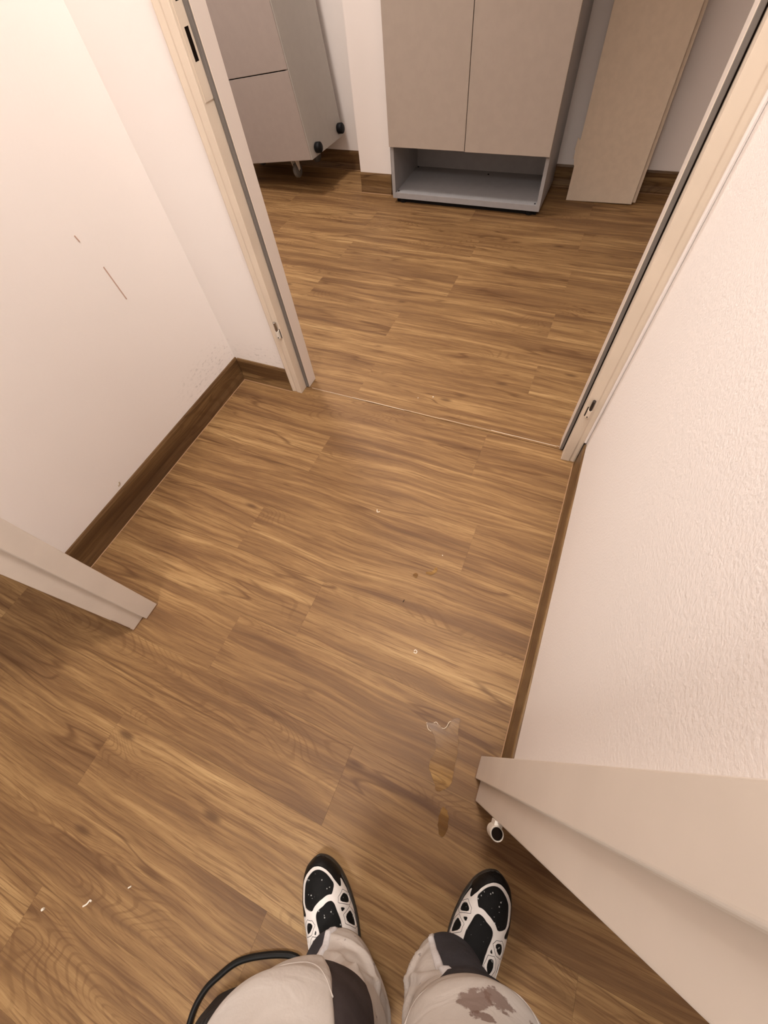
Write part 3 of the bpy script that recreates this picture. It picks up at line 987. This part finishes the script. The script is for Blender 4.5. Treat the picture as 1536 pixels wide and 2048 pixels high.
k = NT('black_microfibre_paint_specks')
co = k.coords()
vor = k.n('ShaderNodeTexVoronoi'); k.L.new(co, vor.inputs['Vector']); vor.inputs['Scale'].default_value = 210
sp_ = k.math('MULTIPLY', k.maprange(vor.outputs['Distance'], .27, .20), k.math('GREATER_THAN', k.noise(co, 75, 2), .57))
k.color(k.mix(sp_, k.mix(k.noise(co, 60, 3), (.004, .004, .004), (.010, .0095, .009)), (.42, .42, .40))); k.rough(.7); k.b.inputs['Specular IOR Level'].default_value = .14; k.bump(k.noise(co, 700, 2), .25, .0005)
M_upper = k.m
M_bumper = plain('black_rubber_toe_guard', (.009, .008, .0075), .45, grain=.3, gscale=80, spec=.2)
M_sole = plain('dark_grey_rubber_sole', (.045, .042, .038), .6, grain=.2)
M_white = plain('white_shoe_overlay', (.74, .69, .65), .5, grain=.05, gscale=60)
M_line = plain('grey_piping', (.10, .09, .09), .6)


def grid_mesh(fn, ths, vs):
    bm = bmesh.new()
    g = [[bm.verts.new(fn(t, v)) for t in ths] for v in vs]
    for i in range(len(vs) - 1):
        for j in range(len(ths) - 1): bm.faces.new((g[i][j], g[i][j + 1], g[i + 1][j + 1], g[i + 1][j]))
    return bm, g


def make_shoe(toe, al, mir, label):
    Wd = to_world(toe, al, mir)
    ths = [-90 + 4 * i for i in range(46)]
    vs = [-.0002, -.002, -.004, -.007] + [-.011 - .004 * i for i in range(72)] + [-.2995]
    bm, g = grid_mesh(lambda t, v: Wd(shoe_pt(t, v)), ths, vs)
    bm.faces.new([g[i][0] for i in range(len(vs))] + [g[i][-1] for i in range(len(vs) - 1, -1, -1)])
    bm.faces.new([v for v in g[-1]]); bm.faces.new([v for v in g[0]][::-1])
    shoe = tag(obj('shoe', bm, M_upper, person, True), label)
    # sole
    out = []
    for i in range(len(VI)): out.append((UO[i], VI[i]))
    for i in range(len(VI) - 1, -1, -1): out.append((UI[i], VI[i]))
    out = smooth_closed(out, 2)
    bm = bmesh.new(); rs = []
    for z, s in ((.001, .955), (.004, .985), (.014, 1.0), (.021, 1.0), (.0245, .985)):
        rs.append([bm.verts.new(Wd(Vector((u * s * 1.02, -.15 + (v + .15) * (1 + (s - 1) * .5) * 1.012, z + .010 * max(0, (v + .05) / .05) ** 1.6)))) for u, v in out])
    n = len(out)
    for a, b in zip(rs, rs[1:]):
        for i in range(n): bm.faces.new((a[i], a[(i + 1) % n], b[(i + 1) % n], b[i]))
    bm.faces.new(rs[0][::-1]); bm.faces.new(rs[-1])
    obj('sole', bm, M_sole, shoe, True)
    # rubber toe guard with two side fingers: everything ahead of the white edge
    guard = [(-89, -.0012), (89, -.0012), (89, -.088), (66, -.079), (60, -.0765), (50, -.0745), (52, -.07), (58, -.0615), (62.5, -.054), (64.5, -.0435), (62, -.0325), (48, -.0215), (30, -.0150), (11, -.0115), (-2, -.012), (-16.5, -.015), (-30, -.0215), (-40, -.030), (-46, -.039), (-51, -.046), (-56, -.0505), (-62, -.049), (-70, -.038), (-89, -.038)]

    def drape(name, outer, holes, off, mat, step=.004, lab=None):
        outer = smooth_closed(outer, 1)
        hs_ = [smooth_closed(q, 1) for q in holes]
        verts, edges = [], []

        def addpoly(poly):
            pts = []
            for i in range(len(poly)):
                a, b = poly[i], poly[(i + 1) % len(poly)]
                L = math.hypot((b[0] - a[0]) * KT, b[1] - a[1])
                m = max(1, int(L / .003))
                pts += [(a[0] + (b[0] - a[0]) * q / m, a[1] + (b[1] - a[1]) * q / m) for q in range(m)]
            s = len(verts)
            verts.extend(Vector((p[0] * KT, p[1])) for p in pts)
            edges.extend((s + i, s + (i + 1) % len(pts)) for i in range(len(pts)))
        addpoly(outer)
        for q in hs_: addpoly(q)
        t = -89.0
        while t < 90:
            v = -.002
            while v > -.18:
                if inside((t, v), outer) and not any(inside((t, v), q) for q in hs_): verts.append(Vector((t * KT, v)))
                v -= step
            t += step / KT
        V, _, F, *_ = delaunay_2d_cdt(verts, edges, [], 0, 1e-6)
        bm = bmesh.new()
        top = [bm.verts.new(Wd(shoe_pt(p.x / KT, p.y, off))) for p in V]
        bot = [bm.verts.new(Wd(shoe_pt(p.x / KT, p.y, -.0008))) for p in V]
        cnt = {}
        for f in F:
            cx = sum(V[i].x for i in f) / len(f) / KT; cy = sum(V[i].y for i in f) / len(f)
            if not inside((cx, cy), outer) or any(inside((cx, cy), q) for q in hs_): continue
            bm.faces.new([top[i] for i in f])
            for i in range(len(f)):
                a, b = f[i], f[(i + 1) % len(f)]
                key = (min(a, b), max(a, b))
                cnt.setdefault(key, []).append((a, b))
        for e, l in cnt.items():
            if len(l) == 1:
                a, b = l[0]
                bm.faces.new((top[b], top[a], bot[a], bot[b]))
        bmesh.ops.delete(bm, geom=[v for v in bm.verts if not v.link_faces], context='VERTS')
        o = obj(name, bm, mat, shoe)
        for p in o.data.polygons: p.use_smooth = p.area < 0
        if lab: tag(o, lab)
        return o
    drape('toe_guard', guard, [], .0016, M_bumper)
    drape('overlay', WPOLY, HOLES, .0014, M_white, lab='white cage-like overlay')
    # thin grey lines piped around the side windows
    for q in HOLES[2:]:
        cx = sum(p[0] for p in q) / len(q); cy = sum(p[1] for p in q) / len(q)
        if len(q) < 5: continue
        big = []
        for p in q:
            d = Vector(((p[0] - cx) * KT, p[1] - cy)); L = d.length
            d *= (L + .0042) / L
            big.append((cx + d.x / KT, cy + d.y))
        ptsw = []
        for i in range(len(big) + 1):
            a, b = big[i % len(big)], big[(i + 1) % len(big)]
            for s in (0, .33, .66):
                ptsw.append(Wd(shoe_pt(a[0] + (b[0] - a[0]) * s, a[1] + (b[1] - a[1]) * s, .0013)))
        obj('piping', tube(ptsw[:len(big) * 3 + 1], .00045, 5), M_line, shoe)


make_shoe((.0955, -.2115), 33, 1, 'right black and white work shoe')
make_shoe((-.2350, -.1455), -6, -1, 'left black and white work shoe')
